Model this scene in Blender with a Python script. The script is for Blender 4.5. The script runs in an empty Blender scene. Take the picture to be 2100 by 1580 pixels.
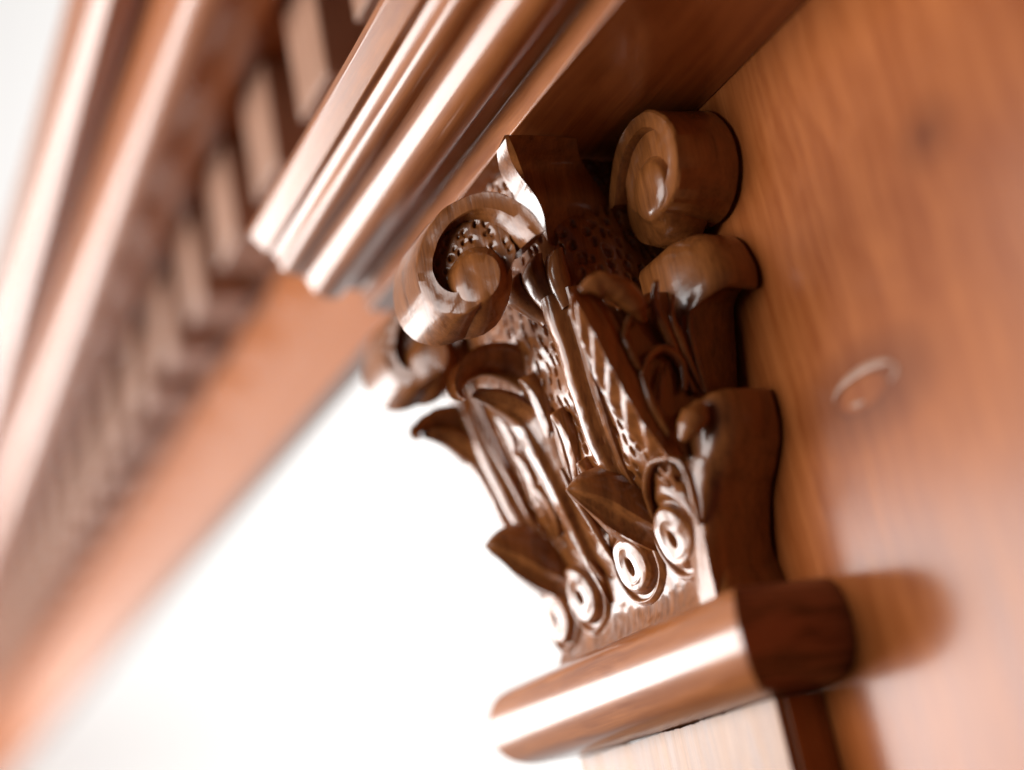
import bpy, math, random
import numpy as np
from mathutils import Matrix, Vector

# ------------------------------------------------------------------ camera, light, exposure
U = 0.0002                       # one design unit in metres (capital is about 0.2 m tall)
S = bpy.context.scene
# design axes: X along the wall towards the camera, Y into the wall, Z up; wall face at Y = 0
AX = np.array([[0.410, 0.893, -0.187], [0.359, 0.030, 0.933], [0.839, -0.449, -0.309]])
uu, _, vv = np.linalg.svd(AX); AX = uu @ vv
FOC = 2917.0
CAM = np.array([2257.0, -1751.0, -391.0])
cd = bpy.data.cameras.new('camera'); cam = bpy.data.objects.new('camera', cd)
S.collection.objects.link(cam); S.camera = cam
R = Matrix([list(AX[:, i]) for i in range(3)])      # columns = camera axes in the design frame
cam.matrix_world = Matrix.Translation(Vector(CAM * U)) @ R.to_4x4()
cd.sensor_width = 36.0; cd.lens = FOC / 2100 * 36.0
cd.clip_start = 0.01; cd.clip_end = 60
cd.dof.use_dof = True; cd.dof.focus_distance = 3010 * U; cd.dof.aperture_fstop = 0.05 / (165 * U)

w = bpy.data.worlds.new('World'); S.world = w; w.use_nodes = True
w.node_tree.nodes['Background'].inputs[0].default_value = (1.0, 0.96, 0.96, 1)
w.node_tree.nodes['Background'].inputs[1].default_value = 0.02

def lamp(name, loc, target, size, power, col=(1, .985, .97)):
    ld = bpy.data.lights.new(name, 'AREA'); ld.shape = 'RECTANGLE'; ld.size, ld.size_y = size
    ld.energy = power; ld.color = col
    o = bpy.data.objects.new(name, ld); S.collection.objects.link(o); o.location = loc
    o.rotation_euler = (Vector(target) - Vector(loc)).to_track_quat('-Z', 'Y').to_euler(); return o
lamp('window_light', (-2.27, -1.47, 0.03), (0, 0, .05), (2.0, 0.9), 46)
lamp('front_fill_light', (-0.65, -2.65, 0.45), (0, 0, .1), (2.2, 1.5), 52)  # added fill lamp, out of view, brightens the front faces
lamp('wall_fill_light', (0.2, 4.6, 1.4), (-3.2, -0.6, 0.3), (3.0, 3.0), 390)  # added lamp, out of view, only to brighten the white wall
S.view_settings.view_transform = 'Standard'; S.view_settings.look = 'None'
S.view_settings.exposure = 0.55; S.view_settings.gamma = 1.0
S.cycles.use_denoising = True
S.cycles.max_bounces = 8; S.cycles.diffuse_bounces = 2

# ------------------------------------------------------------------ helpers
def at(px, py, x=None, y=None, z=None):
    """point of the design frame seen at a place of the photograph, on the plane x, y or z"""
    r = AX.T @ np.array([(px - 1050) / FOC, -(py - 790) / FOC, -1.0])
    t = (x - CAM[0]) / r[0] if x is not None else (y - CAM[1]) / r[1] if y is not None else (z - CAM[2]) / r[2]
    return CAM + r * t
def tab(pairs):
    a = sorted(pairs); xs = [p[0] for p in a]; ys = [p[1] for p in a]
    return lambda v: np.interp(v, xs, ys)
def smooth(pairs, n=4):
    """piecewise table, rounded"""
    f = tab(pairs); lo = min(p[0] for p in pairs); hi = max(p[0] for p in pairs)
    g = np.linspace(lo, hi, 120); v = f(g)
    k = np.ones(9) / 9
    for _ in range(n):
        e = np.concatenate([np.full(4, v[0]) , v, np.full(4, v[-1])])
        e[:4] = v[0] + (v[0] - v[1]) * np.arange(4, 0, -1); e[-4:] = v[-1] + (v[-1] - v[-2]) * np.arange(1, 5)
        v = np.convolve(e, k, 'valid')
    return lambda q: np.interp(q, g, v)
def catmull(P, n):
    P = np.asarray(P, float); m = len(P)
    t = np.concatenate([[0], np.cumsum(np.linalg.norm(np.diff(P, axis=0), axis=1))]); t /= t[-1]
    d = np.gradient(P, t, axis=0)
    q = np.linspace(0, 1, n); out = []
    for v in q:
        i = min(max(np.searchsorted(t, v) - 1, 0), m - 2); h = t[i + 1] - t[i]; s = (v - t[i]) / h
        out.append((2*s**3-3*s*s+1)*P[i] + (s**3-2*s*s+s)*h*d[i] + (-2*s**3+3*s*s)*P[i+1] + (s**3-s*s)*h*d[i+1])
    return np.array(out)

W_CARVED = [None]
def obj(name, verts, faces, mat, parent=None, smooth_=True, sub=0, bevel=0, auto=None):
    if mat is W_CARVED[0]:
        from mathutils import noise as nz
        verts = [np.asarray(v, float) + 2.6*np.array(nz.noise_vector(Vector(v)*.012)) + 1.1*np.array(nz.noise_vector(Vector(v)*.045)) for v in verts]
    me = bpy.data.meshes.new(name)
    org = np.array(parent['_o'][:]) if parent is not None and '_o' in parent else np.zeros(3)
    me.from_pydata([tuple((np.asarray(v) - org) * U) for v in verts], [], [tuple(f) for f in faces])
    me.materials.append(mat)
    o = bpy.data.objects.new(name, me); S.collection.objects.link(o)
    import bmesh
    bm = bmesh.new(); bm.from_mesh(me); bmesh.ops.recalc_face_normals(bm, faces=bm.faces); bm.to_mesh(me); bm.free()
    if smooth_:
        me.polygons.foreach_set('use_smooth', [True] * len(me.polygons))
        if auto: me.set_sharp_from_angle(angle=math.radians(auto))
    if bevel:
        m = o.modifiers.new('bevel', 'BEVEL'); m.width = bevel * U; m.segments = 3; m.limit_method = 'ANGLE'; m.angle_limit = math.radians(35); m.harden_normals = True
    if sub:
        m = o.modifiers.new('sub', 'SUBSURF'); m.levels = m.render_levels = sub
    if parent is not None: o.parent = parent
    return o
def thing(name, label, cat, base, group=None):
    o = bpy.data.objects.new(name, None); S.collection.objects.link(o)
    o.location = Vector(base) * U; o['_o'] = [float(v) for v in base]
    o['label'] = label; o['category'] = cat
    if group: o['group'] = group
    return o
def grid_faces(nu, nv, off=0, wrap=False, flip=False):
    f = []
    for i in range(nu - 1):
        for j in range(nv if wrap else nv - 1):
            k = (j + 1) % nv
            q = [off + i*nv + j, off + i*nv + k, off + (i+1)*nv + k, off + (i+1)*nv + j]
            f.append(q[::-1] if flip else q)
    return f
def loft(name, secs, mat, parent, caps=True, **kw):
    """closed sections, one after another"""
    nu, nv = len(secs), len(secs[0])
    V = [p for s in secs for p in s]; F = grid_faces(nu, nv, wrap=True)
    if caps: F += [list(range(nv))[::-1], [(nu-1)*nv + j for j in range(nv)]]
    return obj(name, V, F, mat, parent, **kw)
def slab(name, top, bot, mat, parent, **kw):
    """two equal grids joined round their edges"""
    top, bot = np.asarray(top), np.asarray(bot); nu, nv = top.shape[:2]; n = nu * nv
    V = list(top.reshape(-1, 3)) + list(bot.reshape(-1, 3))
    F = grid_faces(nu, nv) + grid_faces(nu, nv, n, flip=True)
    ring = [j for j in range(nv)] + [i*nv + nv-1 for i in range(1, nu)] + [(nu-1)*nv + j for j in range(nv-2, -1, -1)] + [i*nv for i in range(nu-2, 0, -1)]
    for a, b in zip(ring, ring[1:] + ring[:1]): F.append([a, b, n + b, n + a])
    return obj(name, V, F, mat, parent, **kw)
def tube(name, P, r, mat, parent, seg=12, n=40, flat=1.0, nrm=(0, -1, 0), **kw):
    P = catmull(P, n); rr = np.interp(np.linspace(0, 1, n), np.linspace(0, 1, len(np.atleast_1d(r))), np.atleast_1d(r))
    T = np.gradient(P, axis=0); secs = []
    for p, t, q in zip(P, T, rr):
        t = t / np.linalg.norm(t); b = np.cross(t, nrm); b /= np.linalg.norm(b); c = np.cross(b, t)
        secs.append([p + q*math.cos(a)*b + q*flat*math.sin(a)*c for a in np.linspace(0, 2*math.pi, seg, endpoint=False)])
    return loft(name, secs, mat, parent, **kw)
def extrude(name, prof, axis, a, b, mat, parent, closed=True, **kw):
    """profile [(u, z)] pulled along x (u = y) or along y (u = x)"""
    mk = (lambda u, z, t: (t, u, z)) if axis == 'x' else (lambda u, z, t: (u, t, z))
    n = len(prof); V = [mk(u, z, a) for u, z in prof] + [mk(u, z, b) for u, z in prof]
    F = [[i, (i+1) % n, n + (i+1) % n, n + i] for i in range(n)] + [list(range(n))[::-1], list(range(n, 2*n))]
    return obj(name, V, F, mat, parent, **kw)
def box(name, lo, hi, mat, parent, bevel=0):
    (x0, y0, z0), (x1, y1, z1) = lo, hi
    V = [(x, y, z) for x in (x0, x1) for y in (y0, y1) for z in (z0, z1)]
    F = [(0,1,3,2), (4,6,7,5), (0,4,5,1), (2,3,7,6), (0,2,6,4), (1,5,7,3)]
    return obj(name, V, F, mat, parent, smooth_=bool(bevel), bevel=bevel)

# ------------------------------------------------------------------ materials
def wood(name, dark, light, grain='x', rough=.28, coat=.6, coat_rough=.12, fine=1.0, contrast=1.0, knots=(), bump=.12, spec=.2, tool=0.0):
    m = bpy.data.materials.new(name); m.use_nodes = True; nt = m.node_tree; N = nt.nodes; L = nt.links
    b = N['Principled BSDF']
    g = N.new('ShaderNodeNewGeometry'); sc = N.new('ShaderNodeVectorMath'); sc.operation = 'MULTIPLY'
    al, ac = 9.0, 190.0 * fine
    sc.inputs[1].default_value = {'x': (al, ac, ac), 'y': (ac, al, ac), 'z': (ac, ac, al)}[grain]
    L.new(g.outputs['Position'], sc.inputs[0])
    warp = N.new('ShaderNodeTexNoise'); warp.inputs['Scale'].default_value = 22; warp.inputs['Detail'].default_value = 2
    L.new(g.outputs['Position'], warp.inputs['Vector'])
    wm = N.new('ShaderNodeVectorMath'); wm.operation = 'MULTIPLY_ADD'; wm.inputs[1].default_value = (1.6,) * 3
    L.new(warp.outputs['Color'], wm.inputs[0]); L.new(sc.outputs[0], wm.inputs[2])
    n1 = N.new('ShaderNodeTexNoise'); n1.inputs['Scale'].default_value = 1.0; n1.inputs['Detail'].default_value = 6; n1.inputs['Roughness'].default_value = .62
    L.new(wm.outputs[0], n1.inputs['Vector'])
    sc2 = N.new('ShaderNodeVectorMath'); sc2.operation = 'MULTIPLY'
    sc2.inputs[1].default_value = {'x': (30, 1000, 1000), 'y': (1000, 30, 1000), 'z': (1000, 1000, 30)}[grain]
    L.new(g.outputs['Position'], sc2.inputs[0])
    n2 = N.new('ShaderNodeTexNoise'); n2.inputs['Scale'].default_value = 1.0; n2.inputs['Detail'].default_value = 3
    L.new(sc2.outputs[0], n2.inputs['Vector'])
    n3 = N.new('ShaderNodeTexNoise'); n3.inputs['Scale'].default_value = 14; n3.inputs['Detail'].default_value = 4
    L.new(g.outputs['Position'], n3.inputs['Vector'])
    add = N.new('ShaderNodeMath'); add.operation = 'MULTIPLY_ADD'; add.inputs[1].default_value = .35 * contrast; L.new(n2.outputs['Fac'], add.inputs[0])
    L.new(n1.outputs['Fac'], add.inputs[2])
    add2 = N.new('ShaderNodeMath'); add2.operation = 'MULTIPLY_ADD'; add2.inputs[1].default_value = .5; L.new(n3.outputs['Fac'], add2.inputs[0]); L.new(add.outputs[0], add2.inputs[2])
    cr = N.new('ShaderNodeMapRange'); mid = .75 + .175*contrast; cr.inputs[1].default_value = mid - .3/contrast; cr.inputs[2].default_value = mid + .3/contrast
    L.new(add2.outputs[0], cr.inputs[0])
    mix = N.new('ShaderNodeMix'); mix.data_type = 'RGBA'; mix.inputs[6].default_value = (*dark, 1); mix.inputs[7].default_value = (*light, 1)
    L.new(cr.outputs[0], mix.inputs[0]); col = mix.outputs[2]
    for (kx, kz, ra, rz, kind) in knots:      # knots in a vertical board, in metres
        d = N.new('ShaderNodeVectorMath'); d.operation = 'SUBTRACT'; d.inputs[1].default_value = (kx, 0, kz); L.new(g.outputs['Position'], d.inputs[0])
        wob = N.new('ShaderNodeVectorMath'); wob.operation = 'MULTIPLY_ADD'; wob.inputs[1].default_value = (.005,) * 3
        L.new(warp.outputs['Color'], wob.inputs[0]); L.new(d.outputs[0], wob.inputs[2])
        s = N.new('ShaderNodeVectorMath'); s.operation = 'MULTIPLY'; s.inputs[1].default_value = (1/ra, 0, 1/rz); L.new(wob.outputs[0], s.inputs[0])
        ln = N.new('ShaderNodeVectorMath'); ln.operation = 'LENGTH'; L.new(s.outputs[0], ln.inputs[0])
        ramp = N.new('ShaderNodeValToRGB'); L.new(ln.outputs['Value'], ramp.inputs[0])
        e = ramp.color_ramp.elements
        if kind == 'ring':
            e[0].position = 0; e[0].color = (.25, .25, .25, 1); e[1].position = 1; e[1].color = (0, 0, 0, 1)
            for p, v in ((.22, .2), (.3, .75), (.38, .55), (.55, .45)):
                q = e.new(p); q.color = (v, v, v, 1)
        else:
            e[0].position = 0; e[0].color = (.8, .8, .8, 1); e[1].position = 1; e[1].color = (0, 0, 0, 1)
            q = e.new(.4); q.color = (.4, .4, .4, 1)
        mk = N.new('ShaderNodeMix'); mk.data_type = 'RGBA'; L.new(ramp.outputs[0], mk.inputs[0]); L.new(col, mk.inputs[6])
        mk.inputs[7].default_value = (dark[0]*.45, dark[1]*.4, dark[2]*.4, 1); col = mk.outputs[2]
    L.new(col, b.inputs['Base Color'])
    rr = N.new('ShaderNodeMapRange'); rr.inputs[1].default_value = .3; rr.inputs[2].default_value = .7
    rr.inputs[3].default_value = rough * .8; rr.inputs[4].default_value = rough * 1.3; L.new(n1.outputs['Fac'], rr.inputs[0]); L.new(rr.outputs[0], b.inputs['Roughness'])
    b.inputs['Specular IOR Level'].default_value = spec
    b.inputs['Coat Weight'].default_value = coat; b.inputs['Coat Roughness'].default_value = coat_rough
    bp = N.new('ShaderNodeBump'); bp.inputs['Strength'].default_value = bump; bp.inputs['Distance'].default_value = .0006
    hsum = add.outputs[0]
    if tool:
        tn = N.new('ShaderNodeTexNoise'); tn.inputs['Scale'].default_value = 260; tn.inputs['Detail'].default_value = 3; L.new(g.outputs['Position'], tn.inputs['Vector'])
        tm = N.new('ShaderNodeMath'); tm.operation = 'MULTIPLY_ADD'; tm.inputs[1].default_value = tool; L.new(tn.outputs['Fac'], tm.inputs[0]); L.new(add.outputs[0], tm.inputs[2]); hsum = tm.outputs[0]
    L.new(hsum, bp.inputs['Height']); L.new(bp.outputs[0], b.inputs['Normal'])
    bp2 = N.new('ShaderNodeBump'); bp2.inputs['Strength'].default_value = bump * (.5 if tool else .2); bp2.inputs['Distance'].default_value = .0006
    L.new(hsum if tool else n1.outputs['Fac'], bp2.inputs['Height']); L.new(bp2.outputs[0], b.inputs['Coat Normal'])
    return m
DK, LT = (.23, .058, .012), (.50, .165, .042)
W_carve = wood('carved_wood', (.13, .038, .009), (.40, .134, .033), 'z', rough=.32, coat=.9, coat_rough=.16, contrast=1.1, bump=.28, tool=.7)
W_CARVED[0] = W_carve
W_x = wood('moulding_wood', DK, LT, 'x', rough=.36, coat=.9, coat_rough=.17)
W_shade = wood('recess_shade_wood', (.10, .028, .008), (.2, .06, .018), 'x', rough=.5, coat=.2, coat_rough=.3)  # shade of the gaps between dentils, put into the wood colour
W_y = wood('end_grain_wood', (.09, .026, .010), (.34, .12, .055), 'y', rough=.35, coat=.4, coat_rough=.2, contrast=2.6, fine=.55)
W_z = wood('shaft_wood', (.24, .10, .045), (.44, .23, .12), 'z', rough=.4, coat=.25, coat_rough=.25, contrast=1.7)
W_side = wood('shaft_side_wood', DK, LT, 'z')
W_far = wood('frieze_wood', (.36, .105, .030), (.48, .158, .048), 'x', rough=.35, coat=.75, coat_rough=.25, contrast=.6)
W_frame = wood('dentil_wood', (.30, .15, .09), (.48, .27, .185), 'z', rough=.4, coat=.5, coat_rough=.25)  # paler wood: reflection of the white wall put into the dentil colour
k1 = at(1772, 790, y=0) * U; k2 = at(1905, 250, y=0) * U; k3 = at(1640, 250, y=0) * U
W_panel = wood('panel_wood', (.27, .062, .012), (.46, .138, .034), 'z', rough=.36, coat=.55, coat_rough=.2, spec=.12, contrast=1.25, bump=.08,
               knots=((k1[0], k1[2], .05, .022, 'ring'), (k2[0], k2[2], .018, .016, 'dot')))
def plain(name, col, rough):
    m = bpy.data.materials.new(name); m.use_nodes = True; N = m.node_tree.nodes; L = m.node_tree.links; b = N['Principled BSDF']
    n = N.new('ShaderNodeTexNoise'); n.inputs['Scale'].default_value = 3; n.inputs['Detail'].default_value = 5
    mx = N.new('ShaderNodeMix'); mx.data_type = 'RGBA'; mx.inputs[6].default_value = (*[c*.96 for c in col], 1); mx.inputs[7].default_value = (*col, 1)
    L.new(n.outputs['Fac'], mx.inputs[0]); L.new(mx.outputs[2], b.inputs['Base Color']); b.inputs['Roughness'].default_value = rough; return m
WHITE = plain('white_plaster', (.86, .85, .84), .9)

# ------------------------------------------------------------------ setting
def sheet(name, pts, mat):
    o = obj(name, pts, [(0, 1, 2, 3)], mat, smooth_=False); o['kind'] = 'structure'; return o
sheet('white_wall', [(-16000, -14000, -9000), (-16000, 16000, -9000), (-16000, 16000, 22000), (-16000, -14000, 22000)], WHITE)

pn = thing('back_panel', 'glossy reddish brown upright wooden back board with a knot, right of the carved capital', 'wooden panel', (1000, 0, -1600))
obj('board', [(x, y, z) for x in (-640, 4200) for y in (0, 90) for z in (-1700, 1600)], [(0,1,3,2), (4,6,7,5), (0,4,5,1), (2,3,7,6), (0,2,6,4), (1,5,7,3)], W_panel, pn, smooth_=False)

kc = at(1772, 790, y=-1)
kr = [kc + np.array([r_*math.cos(a), 0, 28*math.sin(a)]) for a, r_ in ((math.radians(q), 92) for q in np.linspace(25, 180, 12))]
tube('knot', kr, [3, 8, 9, 7, 2], W_frame, pn, flat=.25, nrm=(0, -1, 0))  # pale arcs: highlights on the knot's ring, put into shape and colour
tube('knot', [kc + np.array([r_*math.cos(a), 0, 28*math.sin(a)]) for a, r_ in ((math.radians(q), 88) for q in np.linspace(235, 262, 6))], [2, 6, 2], W_frame, pn, flat=.25, nrm=(0, -1, 0))  # pale arc: highlight on the knot's ring, put into shape and colour
tube('knot', [kc + np.array([r_*math.cos(a), 0, 28*math.sin(a)]) for a, r_ in ((math.radians(q), 90) for q in np.linspace(-40, 20, 6))], [2, 6, 2], W_frame, pn, flat=.25, nrm=(0, -1, 0))  # pale arc: highlight on the knot's ring, put into shape and colour

# entablature block over the capital: moulding with soffit
XE = -1002
def arc(cy, cz, r, a0, a1, n=10):
    return [(cy + r*math.cos(math.radians(a)), cz + r*math.sin(math.radians(a))) for a in np.linspace(a0, a1, n)]
prof = [(-2, 1029), (-388, 1029), (-400, 1090), (-434, 1094)]
prof += arc(-486, 1122, 56, -30, -150, 14)
prof += [(-540, 1112), (-550, 1126)] + arc(-578, 1170, 36, -70, -170, 10)
prof += [(-618, 1184), (-628, 1197), (-642, 1199), (-681, 1244), (-681, 1264), (-2, 1264)]
ab = thing('architrave_block', 'moulded brown entablature block with two glossy highlights resting above the capital', 'moulding', (0, -388, 1029))
extrude('moulding', prof, 'x', XE, 2600, W_x, ab, bevel=3, auto=40)

# lintel beyond the block
fz = thing('frieze_board', 'plain blurred orange frieze board running off to lower left under the dentils', 'frieze board', (-1500, -250, 1095))
extrude('board', [(-165, 1095), (-250, 1095), (-250, 1880), (-165, 1880)], 'x', -30000, XE + 3, W_far, fz, smooth_=False)
dn = thing('dentil_band', 'blurred row of square dentil blocks between frieze board and cornice', 'dentil band', (-1500, -300, 1640))
extrude('backing', [(-100, 1640), (-300, 1640), (-300, 1985), (-100, 1985)], 'x', -30000, 2600, W_shade, dn, smooth_=False)
dmesh = None
k = 0
for i in range(60):
    x = 1010 - i * 480
    if i == 0:
        d0 = box('dentil', (x - 125, -480, 1620), (x + 125, -301, 1975), W_frame, dn, bevel=8)
    else:
        d = d0.copy(); S.collection.objects.link(d); d.location.x -= i * 480 * U
cn = thing('cornice', 'blurred projecting brown cornice moulding at upper left running out of the picture', 'cornice', (-1500, -500, 1985))
cp = [(-280, 1986), (-520, 1986), (-540, 1940), (-600, 1935)] + arc(-690, 2020, 95, -60, -150, 8) + [(-790, 2060), (-800, 2090)] + arc(-905, 2190, 100, -30, -100, 7) + [(-960, 2130), (-980, 2300), (-280, 2300)]
extrude('moulding', cp, 'x', -30000, 2600, W_far, cn, bevel=4, auto=40)

# pilaster shaft and necking ring
XF = -835
sh = thing('pilaster_shaft', 'pale grained pilaster shaft with brown side below the rounded ring', 'pilaster', (-400, -57, -1700))
rnd = random.Random(4)
topz = lambda x: -205.5 - (1.2 * math.sin(x * .031) + rnd.uniform(0, 2.5)) * (1 if -640 < x < -180 else .15)
xs = np.linspace(XF, -14, 120)
T = [[(x, -114, topz(x)) for x in xs], [(x, -114, -1700) for x in xs]]
slab('front_board', T, [[(x, -92, p[2]) for x, p in zip(xs, T[0])], [(x, -92, -1700) for x in xs]], W_z, sh, smooth_=False)
box('side_board', (XF + 4, -91, -1700), (-10, -2, -206), W_side, sh, bevel=4)
rg = thing('necking_ring', 'rounded brown wooden ring moulding between the carved capital and the pale shaft', 'moulding', (-400, -114, -200))
rp = [(-40, 0), (60, 0), (92, -5), (120, -22), (138, -55), (144, -98), (136, -142), (114, -176), (82, -194), (40, -200), (6, -203), (-40, -203)]
rpc = catmull(rp, 40)
fr = [[(-14 + o, -114 - o, z) for o, z in rpc], [(XF - o*1.15, -114 - o, z) for o, z in rpc]]
loft('front_rail', [np.array(s) for s in fr], W_x, rg, auto=60)
sr = [[(-13 + o, -113 - o, z) for o, z in rpc], [(-13 + o, -2, z) for o, z in rpc]]
loft('side_return', [np.array(s) for s in sr], W_y, rg, auto=60)
fl = [[(XF - o*1.15, -113 - o, z) for o, z in rpc], [(XF - o*1.15, -2, z) for o, z in rpc]]
loft('side_return', [np.array(s) for s in fl], W_y, rg, auto=60)

# ------------------------------------------------------------------ carved capital
cap = thing('carved_capital', 'carved brown wooden capital with scrolls, curling leaves and a pricked ground', 'capital', (-400, -60, 0))
B = smooth([(0, 160), (25, 146), (60, 140), (140, 152), (250, 194), (362, 236), (500, 264), (650, 290), (740, 306), (850, 320), (1027, 345)], 2)
A = smooth([(0, -30), (40, -48), (120, -50), (420, -42), (560, -70), (720, -105), (1027, -150)], 2)
AF = smooth([(0, -790), (40, -772), (120, -770), (420, -800), (720, -850), (1027, -880)], 2)
CH = tab([(0, 20), (220, 26), (420, 60), (650, 110), (1027, 130)])
def on(px, py, h=0.0):
    """place on the front of the bell, h outward of it"""
    y = -200.0
    for _ in range(40):
        p = at(px, py, y=y); y = .5*y + .5*(-(B(min(max(p[2], 0), 1027)) + h))
    return at(px, py, y=y)
def pit(s, z, cs=31., cz=29., rs=6.2, rz=10.5, depth=13., seed=0):
    """hammered punch marks: depth at (s, z)"""
    out = np.zeros_like(s)
    ci = np.floor(s / cs); cj = np.floor(z / cz)
    for di in (-1, 0, 1):
        for dj in (-1, 0, 1):
            a, b = ci + di, cj + dj
            h1 = np.modf(np.abs(np.sin(a*127.1 + b*311.7 + seed) * 43758.5453))[0]
            h2 = np.modf(np.abs(np.sin(a*269.5 + b*183.3 + seed) * 24634.6345))[0]
            h3 = np.modf(np.abs(np.sin(a*71.7 + b*97.9 + seed) * 9631.31))[0]
            px = (a + .5 + (h1 - .5)*.75 + .25*(b % 2)) * cs; pz = (b + .5 + (h2 - .5)*.6) * cz
            r2 = ((s - px)/(rs*(.7+.7*h3)))**2 + ((z - pz)/(rz*(.7+.8*h1)))**2
            out = np.maximum(out, depth*(.5+.5*h2)*np.clip(1.5*(1.1 - r2), 0, 1))
    return out
# bell
zs = np.linspace(0, 1027, 330)
cols = []
tn = np.linspace(0, 1, 60); tf = np.linspace(0, 1, 300); tr = np.linspace(0, 1, 30)
G = []
for z in zs:
    a, b, f = float(A(z)), float(B(z)), float(AF(z)); c = float(CH(z))
    row = [(a, -2 - (b - c - 2)*t, 1, 0) for t in tn]
    row += [(a - c + c*math.cos(q), -(b - c) - c*math.sin(q), math.cos(q), -math.sin(q)) for q in np.linspace(.04, math.pi/2 - .04, 50)]
    row += [(a - c + (f + 2*c - a)*t, -b, 0, -1) for t in tf]
    row += [(f, -(b - c) + (b - c - 2)*t, -1, 0) for t in tr]
    G.append(row)
G = np.array(G); s_ = np.where(np.abs(G[..., 3]) > .5, G[..., 0], G[..., 1] + 3000)
Zg = np.repeat(zs[:, None], G.shape[1], 1)
pd = pit(s_, Zg) * np.clip((Zg - 215)/40, 0, 1)
wob = 2.2*np.sin(Zg*.045 + s_*.02) * np.clip((Zg-150)/60, 0, 1)
Pv = np.stack([G[..., 0] - G[..., 2]*(pd + wob), G[..., 1] - G[..., 3]*(pd + wob), Zg], -1)
obj('bell', Pv.reshape(-1, 3), grid_faces(*Pv.shape[:2]), W_carve, cap)

def leaf_slab(name, path, half, hfun, mat, parent, nu=70, nv=41, thick=22, wd=(1, 0, 0), sub=0, lean=None):
    """leaf along a path; half(t, side) half width, hfun(t, s) relief along the normal"""
    P = catmull(path, nu); T = np.gradient(P, axis=0); wd = np.array(wd, float); top, bot = [], []
    for i, (p, t) in enumerate(zip(P, T)):
        v = i/(nu-1); t = t/np.linalg.norm(t); n = np.cross(wd, t); n /= np.linalg.norm(n)
        rt, rb = [], []
        for s in np.linspace(-1, 1, nv):
            q = p + wd*s*half(v, s); h = hfun(v, s)
            rt.append(q + n*h); rb.append(q + n*(min(h, 0) - thick))
        top.append(rt); bot.append(rb)
    return slab(name, top, bot, mat, parent, sub=sub)

# stems with their fluting and calyx
def stem(bot, top):
    prof = [(-44, -20), (-42, 18), (-37, 28), (-28, 34), (-14, 37), (0, 37), (10, 34), (17, 27), (21, 15), (30, 8), (42, 8), (52, 13), (58, 10), (62, -20)]
    n = 60; secs = []
    for i in range(n):
        t = i/(n-1); p = np.array(bot)*(1-t) + np.array(top)*t
        p[1] = -float(B(p[2])); k = .72 + .22*t
        secs.append([(p[0] + o*k, p[1] - h*(.75 + .35*t), p[2]) for o, h in prof])
    loft('stem', [np.array(q) for q in secs], W_carve, cap, auto=35)
def calyx(base):
    # a flared lip that hangs open to the left and a fluted socket beside it
    for (ox, oy, wdt, out, hgt) in ((-56, -8, 40, 60, 112), (6, -16, 40, 30, 126), (56, -6, 30, 14, 118)):
        secs = []
        for i in range(18):
            t = i/17; wv = wdt*(.45 + .55*math.sin(min(1, t*1.2)*math.pi*.62)); th = 24*(.5+.5*math.sin(t*math.pi*.9))
            c = np.array(base) + np.array([ox*(.8+.3*t), oy - out*math.sin(t*math.pi*.62)**2, hgt*t - 10])
            secs.append([c + np.array([wv*math.cos(a), th*math.sin(a), 4*math.sin(a)]) for a in np.linspace(0, 2*math.pi, 20, endpoint=False)])
        loft('calyx_petal', [np.array(q) for q in secs], W_carve, cap, auto=60)
for b_, t_, c_ in (((1288, 1015), (1150, 610), (1146, 640)), ((1112, 1120), (950, 790), (950, 796))):
    stem(on(*b_), on(*t_)); calyx(on(*c_))

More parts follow.
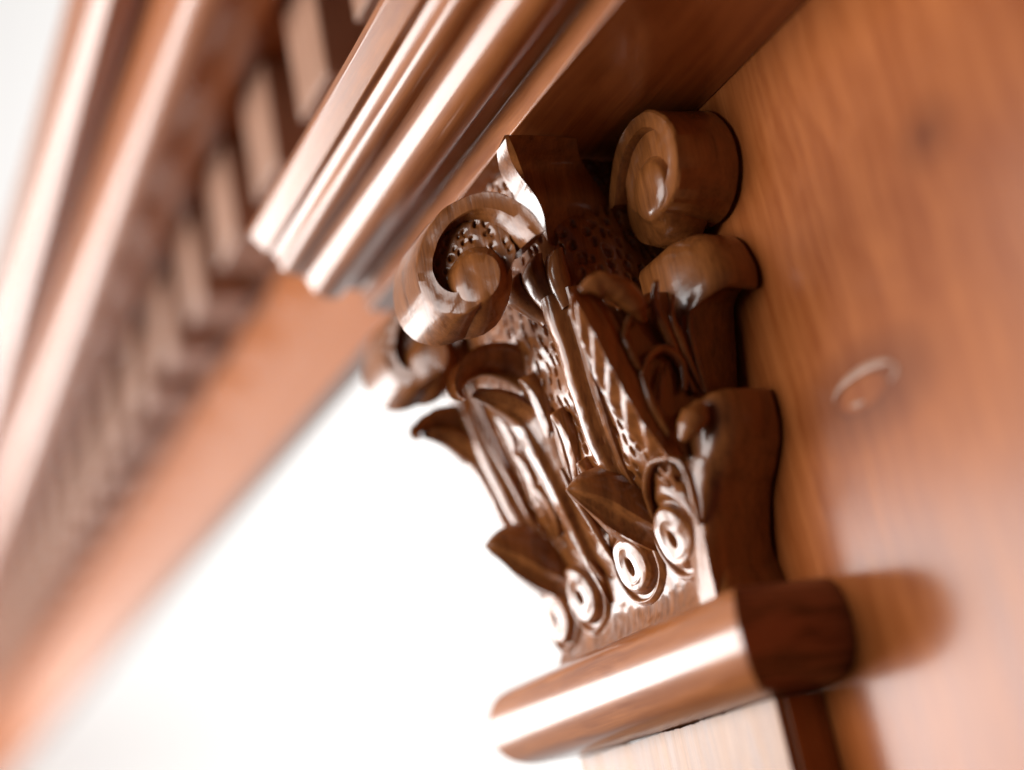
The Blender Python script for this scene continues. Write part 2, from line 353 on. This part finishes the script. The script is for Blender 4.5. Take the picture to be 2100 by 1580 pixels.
# scrolls: local p outward, q up, a along the axis towards the viewer side
def scroll(name, put, R0=140., rim=46., depth=130., floor=70., core=50., tilt=.30, mat=W_carve, pits=12):
    th = np.radians(np.linspace(3, 338, 120)); secs = []
    ro_t = smooth([(-14, 180), (12, 160), (40, 150), (90, 142), (150, 141), (180, 138), (225, 116), (270, 84), (300, 70), (338, 52)], 1)
    ri_t = smooth([(-14, 174), (0, 140), (12, 124), (40, 112), (90, 104), (140, 102), (180, 96), (205, 82), (228, 62), (245, 34), (270, 14), (338, 10)], 1)
    bo_t = smooth([(-14, 184), (12, 164), (90, 148), (180, 144), (225, 130), (270, 110), (338, 104)], 1)
    k = R0/140.
    for t in th:
        d = math.degrees(t); ro, ri, bo = float(ro_t(d))*k, float(ri_t(d))*k, float(bo_t(d))*k
        c, s = -math.cos(t), math.sin(t)
        def P(r, a): return put(r*c, r*s, a - tilt*r*c)
        a_in = -floor - 8 if d < 235 else -12
        nick = 1.2*math.sin(d*.06) + .8*math.sin(d*.13)
        secs.append([P(bo, -depth), P((bo*.55+ro*.45), -depth*.5), P(ro + nick, -5), P(ro - 4, 0), P((ro*.5+ri*.5), -2.5), P(ri + 3, 0), P(ri, -5), P(ri - 3 if d < 235 else ri, a_in), P(max(ri - 9, 4), -depth)])
    loft(name, [np.array(x) for x in secs], mat, cap, auto=32)
    # the comma-shaped eye
    ee = []
    cq = -32*k
    for a, r in ((-depth*.8, core*1.8), (-floor - 10, core*1.6), (-20, core*1.2), (-5, core*1.0), (2, core*.92), (4, core*.5), (4.5, 2)):
        sh_ = (-floor < a) and 0 or 0
        ee.append([put(r*k*math.cos(q) - max(0, (r-core))*1.0*k, cq + r*k*math.sin(q)*.98 + max(0, r-core)*.25*k, a - tilt*(r*k*math.cos(q))) for q in np.linspace(0, 2*math.pi, 40, endpoint=False)])
    loft('scroll_eye', [np.array(x) for x in ee], mat, cap, auto=60)
    # pricked floor
    nr, na = 44, 120
    rr_, qq_ = np.meshgrid(np.linspace(0, 1, nr), np.linspace(0, 2*math.pi, na, endpoint=False), indexing='ij')
    lim = np.interp(np.degrees(qq_), [0, 180, 240, 268, 338, 360], [118, 118, 96, 84, 96, 118]) * k   # stays inside the band
    lim = np.where(np.degrees(qq_) < 30, 118*k, lim)
    p_, q_ = (-rr_*lim*np.cos(qq_)).ravel(), (rr_*lim*np.sin(qq_)).ravel()
    dd = pit(p_ + 500, q_ + 500, 27, 25, 6, 7, pits, seed=3)
    V = [put(a, b, -floor - d - tilt*a) for a, b, d in zip(p_, q_, dd)]
    obj('scroll_floor', V, grid_faces(nr, na, wrap=True), mat, cap)

for (px, py, x, R0) in ((974, 538, -165, 150), (878, 708, -640, 138)):
    c = at(px, py, x=x)
    scroll('scroll', lambda p, q, a, c=c, x=x: (x + a, c[1] - p*.58, c[2] + q), R0=R0, core=54, floor=44, tilt=.75)
# the scroll at the back of the near side, cut off by the board
cx, cz = 33, 882
scroll('scroll', lambda p, q, a: (cx + p, -152 - a if a > -139 else -13, cz - 4 + q*1.04), R0=134, depth=139, floor=20, core=66, tilt=0, pits=0)

# corner horn between the two near scrolls
rowsE = [(1130, 528, -190), (1118, 490, -176), (1102, 440, -150), (1088, 395, -122), (1076, 355, -96), (1062, 318, -72), (1050, 288, -48), (1042, 268, -36)]
tp, bt = [], []
E0 = catmull([at(a, b, x=c) for a, b, c in rowsE], 30)
for i, p in enumerate(E0):
    t = i/29; wdt = 182 + 10*(1-t)
    bulge = lambda s: 28*math.sin(t*math.pi*1.9 - .2) - 14*s*s
    r = [p + np.array([-16, 7, 0])] + [p + np.array([bulge(s) - 4, wdt*s, 10*s]) for s in np.linspace(0, 1, 14)]
    tp.append(r); bt.append([q + np.array([-70, 12 if k else 4, 0]) for k, q in enumerate(r)])
slab('corner_horn', tp, bt, W_carve, cap, auto=50)

# tall leaves on the front: middle and far corner
def lf2(lf):
    if '_o' not in lf: lf['_o'] = list(cap['_o'])
    return lf
def tall_leaf(low, high, hood, lobes, wb=1.0):
    body = [on(a, b, h_) for (a, b), h_ in zip(low, np.linspace(-6, 34, len(low)))]
    xc = body[-1][0]; body += [at(a, b, x=xc) for a, b in high]
    P = catmull(body, 90); T = np.gradient(P, axis=0); tp, bt = [], []
    for i, (p, t) in enumerate(zip(P, T)):
        v = i/89; t = t/np.linalg.norm(t); n = np.cross((1, 0, 0), t); n /= np.linalg.norm(n)
        hw = np.interp(v, [0, .16, .4, .7, .86, .95, 1], [6, 50, 72, 70, 54, 34, 8])*wb; r1, r2 = [], []
        for s in np.linspace(-1, 1, 61):
            rib = 16/(1 + math.exp(-(s+.42)*26))*1/(1 + math.exp((s-.22)*26))
            far = 5*math.sin((v*7 + s*1.2)*2*math.pi)*max(0, -s-.35)
            q = p + np.array([s*hw, 0, 0]) + n*((rib + far)*min(1, 3*(1-v)) - 14*s*s)
            r1.append(q); r2.append((q[0], max(min(-float(B(q[2])) + 14, q[1] + 90), q[1] + 16) if v < .8 else q[1] + 16 + 30*(1-v), q[2] + (4 if v < .8 else 6)))
        tp.append(r1); bt.append(r2)
    lf = lf2(slab('tall_leaf', tp, bt, W_carve, cap, auto=50))
    H = catmull([at(a, b, x=xc) for a, b in hood], 60); T = np.gradient(H, axis=0); tp, bt = [], []
    for i, (p, t) in enumerate(zip(H, T)):
        v = i/59; t = t/np.linalg.norm(t); n = np.cross((1, 0, 0), t); n /= np.linalg.norm(n)
        hw = np.interp(v, [0, .2, .5, .75, .9, 1], [48, 56, 54, 42, 26, 8])*wb; r1, r2 = [], []
        for s in np.linspace(-1, 1, 31):
            q = p + np.array([s*hw, 0, 0]) - n*(52*s*s)*math.sin(math.pi*min(1, .25 + v*.75))**.6
            r1.append(q); r2.append(q - n*np.interp(v, [0, .3, 1], [30, 20, 8]))
        tp.append(r1); bt.append(r2)
    slab('leaf_tip', tp, bt, W_carve, lf, auto=60)
    for ln, hwid, h0, h1 in lobes:
        Q = [on(px, py, hh_) for (px, py), hh_ in zip(ln, np.linspace(h0, h1, len(ln)))]
        leaf_slab('leaf_lobe', Q, lambda t, s: np.interp(t, [0, .3, .65, .88, 1], [16, hwid, hwid*.92, hwid*.55, 8]),
                  lambda t, s: -12*math.exp(-((s-.05)/.12)**2)*min(1, 2.2*(1-t)) - 5*s*s + 5*s, W_carve, lf, nu=34, nv=35, thick=h1 + 22)
tall_leaf([(1258, 1232), (1190, 1100), (1143, 1000), (1100, 920), (1066, 868)], [(1018, 836), (968, 814)],
          [(1092, 846), (1066, 802), (1034, 780), (997, 770), (964, 782), (949, 804), (956, 817)],
          [([(1122, 935), (1104, 872), (1080, 815), (1062, 780)], 42, 12, 40), ([(1176, 1000), (1158, 935), (1140, 880), (1128, 852)], 40, 10, 36), ([(1212, 1060), (1198, 1000), (1182, 952)], 36, 8, 30),
           ([(1092, 1030), (1070, 975), (1050, 932)], 36, 6, 18), ([(1140, 1100), (1112, 1040), (1092, 1002)], 36, 6, 18), ([(1050, 935), (1030, 890), (1012, 855)], 36, 8, 22)])
tall_leaf([(1110, 1195), (1060, 1105), (1010, 1010), (965, 945)], [(912, 910), (866, 897)],
          [(990, 945), (955, 908), (915, 889), (882, 885), (862, 891), (864, 899)],
          [([(1010, 1010), (985, 960), (968, 925)], 36, 6, 20), ([(1050, 1085), (1025, 1035), (1008, 1000)], 34, 6, 18)], .85)

# corner tall leaf with veins: lit half on the front, dark half on the side
arr = [at(1188, 592, x=30), at(1215, 640, x=26), at(1250, 705, x=16), at(1310, 815, x=0), at(1392, 935, x=-14)]
AR = catmull(arr, 140); tp, bt = [], []
for i, p in enumerate(AR):
    t = i/139; row, rb = [], []
    wl = np.interp(t, [0, .08, .5, 1], [10, 60, 95, 80]); wr = np.interp(t, [0, .1, .5, 1], [30, 70, 60, 30])
    for s in np.linspace(-1, 1, 49):
        if s < 0:
            v = 7*math.sin((t*11 + s*2.2)*2*math.pi*.5)*min(1, -s*3) * (1 if -s < .9 else .3)
            q = p + np.array([s*wl, -s*10 - 16 - v*.9 - 10*math.exp(-(s/.08)**2), 0])
        else:
            q = p + np.array([-8*s*s - 20*s, s*wr*1.3, 0]) + np.array([4*math.exp(-((s-.25)/.08)**2), 0, 0])
        row.append(q); rb.append(q + np.array([-40 if s > 0 else -10, 50, 0]))
    tp.append(row); bt.append(rb)
cl = slab('corner_leaf', tp, bt, W_carve, cap, auto=60)
tipc = [at(1188, 596, x=32), at(1215, 584, x=46), at(1260, 590, x=50), at(1300, 625, x=38), at(1320, 660, x=20)]
tube('leaf_tip', tipc, [8, 26, 34, 30, 10], W_carve, cap, flat=.8)

# hooked lower leaves: a rounded back, a sharp edge either side and a hollowed belly
hx_ = on(1345, 1130)[0]
hw_ = [4, 26, 46, 62, 70, 76]
HR = catmull([at(a, b, x=hx_) for a, b in ((1165, 1000), (1180, 980), (1215, 961), (1255, 952), (1288, 953), (1312, 968))], 40)
HN = catmull([at(a, b, x=hx_ + w_) for (a, b), w_ in zip(((1165, 1003), (1195, 1008), (1245, 1025), (1298, 1055), (1345, 1080), (1380, 1098)), hw_)], 40)
HB = catmull([at(a, b, x=hx_ + .15*w_) for (a, b), w_ in zip(((1166, 1007), (1190, 1031), (1230, 1067), (1278, 1099), (1320, 1119), (1352, 1134)), hw_)], 40)
def hook(root, tp_):
    x1 = on(*root)[0]; d = at(*tp_, x=x1) - at(1165, 1003, x=hx_); secs = []
    for k in range(42):
        q = min(k, 39); ext = np.array([0, 0 if k < 40 else 45*(k - 39), 0])
        r, n, b = HR[q] + ext, HN[q] + ext, HB[q] + ext; wq = n[0] - hx_; loop = []
        for t in np.linspace(0, 1, 9)[:-1]:
            loop.append(r*(1-t) + n*t + np.array([wq*.30, -wq*.10, wq*.16])*math.sin(math.pi*t))
        for t in np.linspace(0, 1, 9):
            loop.append(n*(1-t) + b*t + np.array([-wq*.12, wq*.16, wq*.05])*math.sin(math.pi*t) + np.array([0, 3*math.cos(t*14), 0])*min(1, q/12))
        mir = [np.array([2*hx_ - p[0], p[1], p[2]]) for p in loop[1:-1]][::-1]
        secs.append(np.array([p + d for p in loop + mir]))
    loft('hooked_leaf', secs, W_carve, cap, auto=40)
hook((1345, 1130), (1165, 1003)); hook((1172, 1245), (995, 1118))

# eyelets at the foot of the leaves
eyes = [(1388, 1108), (1300, 1165), (1196, 1226), (1146, 1272)]
for ie, (px, py) in enumerate(eyes):
    c = on(px, py, 14); nr, na = 64, 72; V = []
    rx, rz = (74, 80, 72, 66)[ie], (70, 66, 72, 66)[ie]; hx, hz_ = ((.9, 1.5), (.75, 1.7), (1.0, 1.3), (.8, 1.5))[ie]; tw = (.1, -.12, .2, -.05)[ie]
    hp = tab([(0, -24), (.115, -22), (.14, 16), (.19, 22), (.45, 24), (.72, 21), (.81, 14), (.86, 2), (.9, -4), (.97, -4), (1.02, 9), (1.1, 11), (1.2, 4), (1.32, -8)])
    for i in range(nr):
        r = 1.32*i/(nr-1)
        for j in range(na):
            q = 2*math.pi*j/na; kk = max(0, 1 - r*1.8); sx = 1 + (hx - 1)*kk; sz = 1 + (hz_ - 1)*kk; x = c[0] + rx*r*math.cos(q + tw*r)*sx; z = c[2] + rz*r*math.sin(q + tw*r)*sz*(1.0 + (.25 if math.sin(q) > 0 else 0))
            fade = 1 if r < .84 else (1 - .8*max(0, math.sin(q)))
            V.append((x, -(float(B(z)) + float(hp(r))*(fade if r > .84 else 1)), z))
    obj('eyelet', V, grid_faces(nr, na, wrap=True), W_carve, cap)
# tongues that rise from the eyelets
def ribs(lines, r=7, name='rib', h=12):
    for ln in lines:
        tube(name, [on(px, py, h) for px, py in ln], [r*.5, r, r, r*.5], W_carve, cap, seg=10, n=36)
ribs([[(1436, 1075), (1425, 1020), (1395, 950), (1372, 938)], [(1258, 1150), (1215, 1075), (1175, 1010), (1150, 960)],
      [(1240, 1195), (1190, 1120), (1140, 1020), (1095, 930), (1050, 860)], [(1215, 1170), (1160, 1070), (1105, 965), (1045, 860)],
      [(1345, 1075), (1325, 1000), (1335, 950), (1372, 938)], [(1110, 1110), (1075, 1040), (1000, 900), (965, 830)]], r=9)

# side of the capital: leaf halves that end at the board
def side_leaf(name, prof, ys, mat=W_carve, **kw):
    P = catmull(prof, 50); secs = []
    for y, k, dz, x0 in ys:
        secs.append([(x0 + (x - x0)*k, y, z + dz) for x, z in P] + [(x0 - 60, y, P[-1][1] + dz), (x0 - 60, y, P[0][1] + dz)])
    return loft(name, [np.array(s) for s in secs], mat, cap, **kw)
lower = [(-52, 2), (-46, 60), (-30, 130), (0, 200), (40, 245), (66, 282), (80, 325), (82, 360), (76, 384), (40, 388)]
side_leaf('side_leaf', lower, [(-12, 1, 0, -50), (-60, 1.02, 2, -50), (-110, 1.0, 4, -50), (-140, .88, 2, -50), (-158, .55, -6, -48), (-166, .2, -20, -48)], auto=50)
hood = [(30, 738), (70, 728), (105, 700), (126, 655), (132, 612), (122, 588), (98, 592), (66, 602), (34, 586), (16, 545), (4, 500), (-10, 455), (-28, 410)]
side_leaf('side_leaf', hood, [(-12, 1, 0, -20), (-50, 1.02, 2, -20), (-80, 1.0, 4, -20), (-104, .9, -1, -20), (-126, .7, -10, -20), (-142, .42, -22, -20), (-150, .12, -36, -20)], auto=50)
for ln, r in (([(1345, 575, 60), (1342, 615, 40), (1366, 680, 20), (1400, 760, 0), (1424, 808, -8)], 11), ([(1380, 605, 50), (1376, 640, 38), (1396, 700, 24), (1422, 765, 6), (1442, 808, -4)], 8),
          ([(1415, 615, 46), (1414, 680, 30), (1428, 740, 14), (1448, 808, 0)], 8), ([(1318, 772, 6), (1326, 740, 10), (1360, 716, 14), (1395, 742, 8), (1404, 802, 0)], 10),
          ([(1318, 772, 6), (1340, 830, 0), (1374, 892, -6)], 9), ([(1280, 692, 16), (1288, 660, 20), (1310, 635, 22), (1338, 622, 20)], 9), ([(1280, 692, 16), (1312, 758, 8)], 8), ([(1352, 830, 0), (1358, 780, 4), (1368, 745, 6)], 6)):
    tube('rib', [at(a, b, x=c) for a, b, c in ln], [r*.6, r, r, r*.6], W_carve, cap, seg=10, n=30, nrm=(1, .1, 0))
# hollow ground between those ribs
gp = [[(1262, 640, 4), (1330, 600, 6), (1400, 600, 10)], [(1285, 700, -4), (1345, 680, -2), (1410, 680, 4)], [(1320, 780, -12), (1370, 760, -10), (1425, 760, -8)], [(1372, 880, -22), (1400, 850, -22), (1440, 830, -22)]]
G1 = np.array([[at(a, b, x=c) for a, b, c in r] for r in gp]); G1 = np.array([catmull(G1[:, k], 24) for k in range(3)]).transpose(1, 0, 2); G1 = np.array([catmull(r, 20) for r in G1])
slab('side_ground', G1, G1 + np.array([-70, 0, 0]), W_carve, cap)
sp = [at(1400, 905, x=20), at(1412, 880, x=34), at(1428, 850, x=48), at(1440, 825, x=58)]
tube('leaf_lobe', sp, [8, 26, 30, 14], W_carve, cap, flat=.6, nrm=(.7, -.7, 0))
for o in S.objects:
    if '_o' in o: del o['_o']
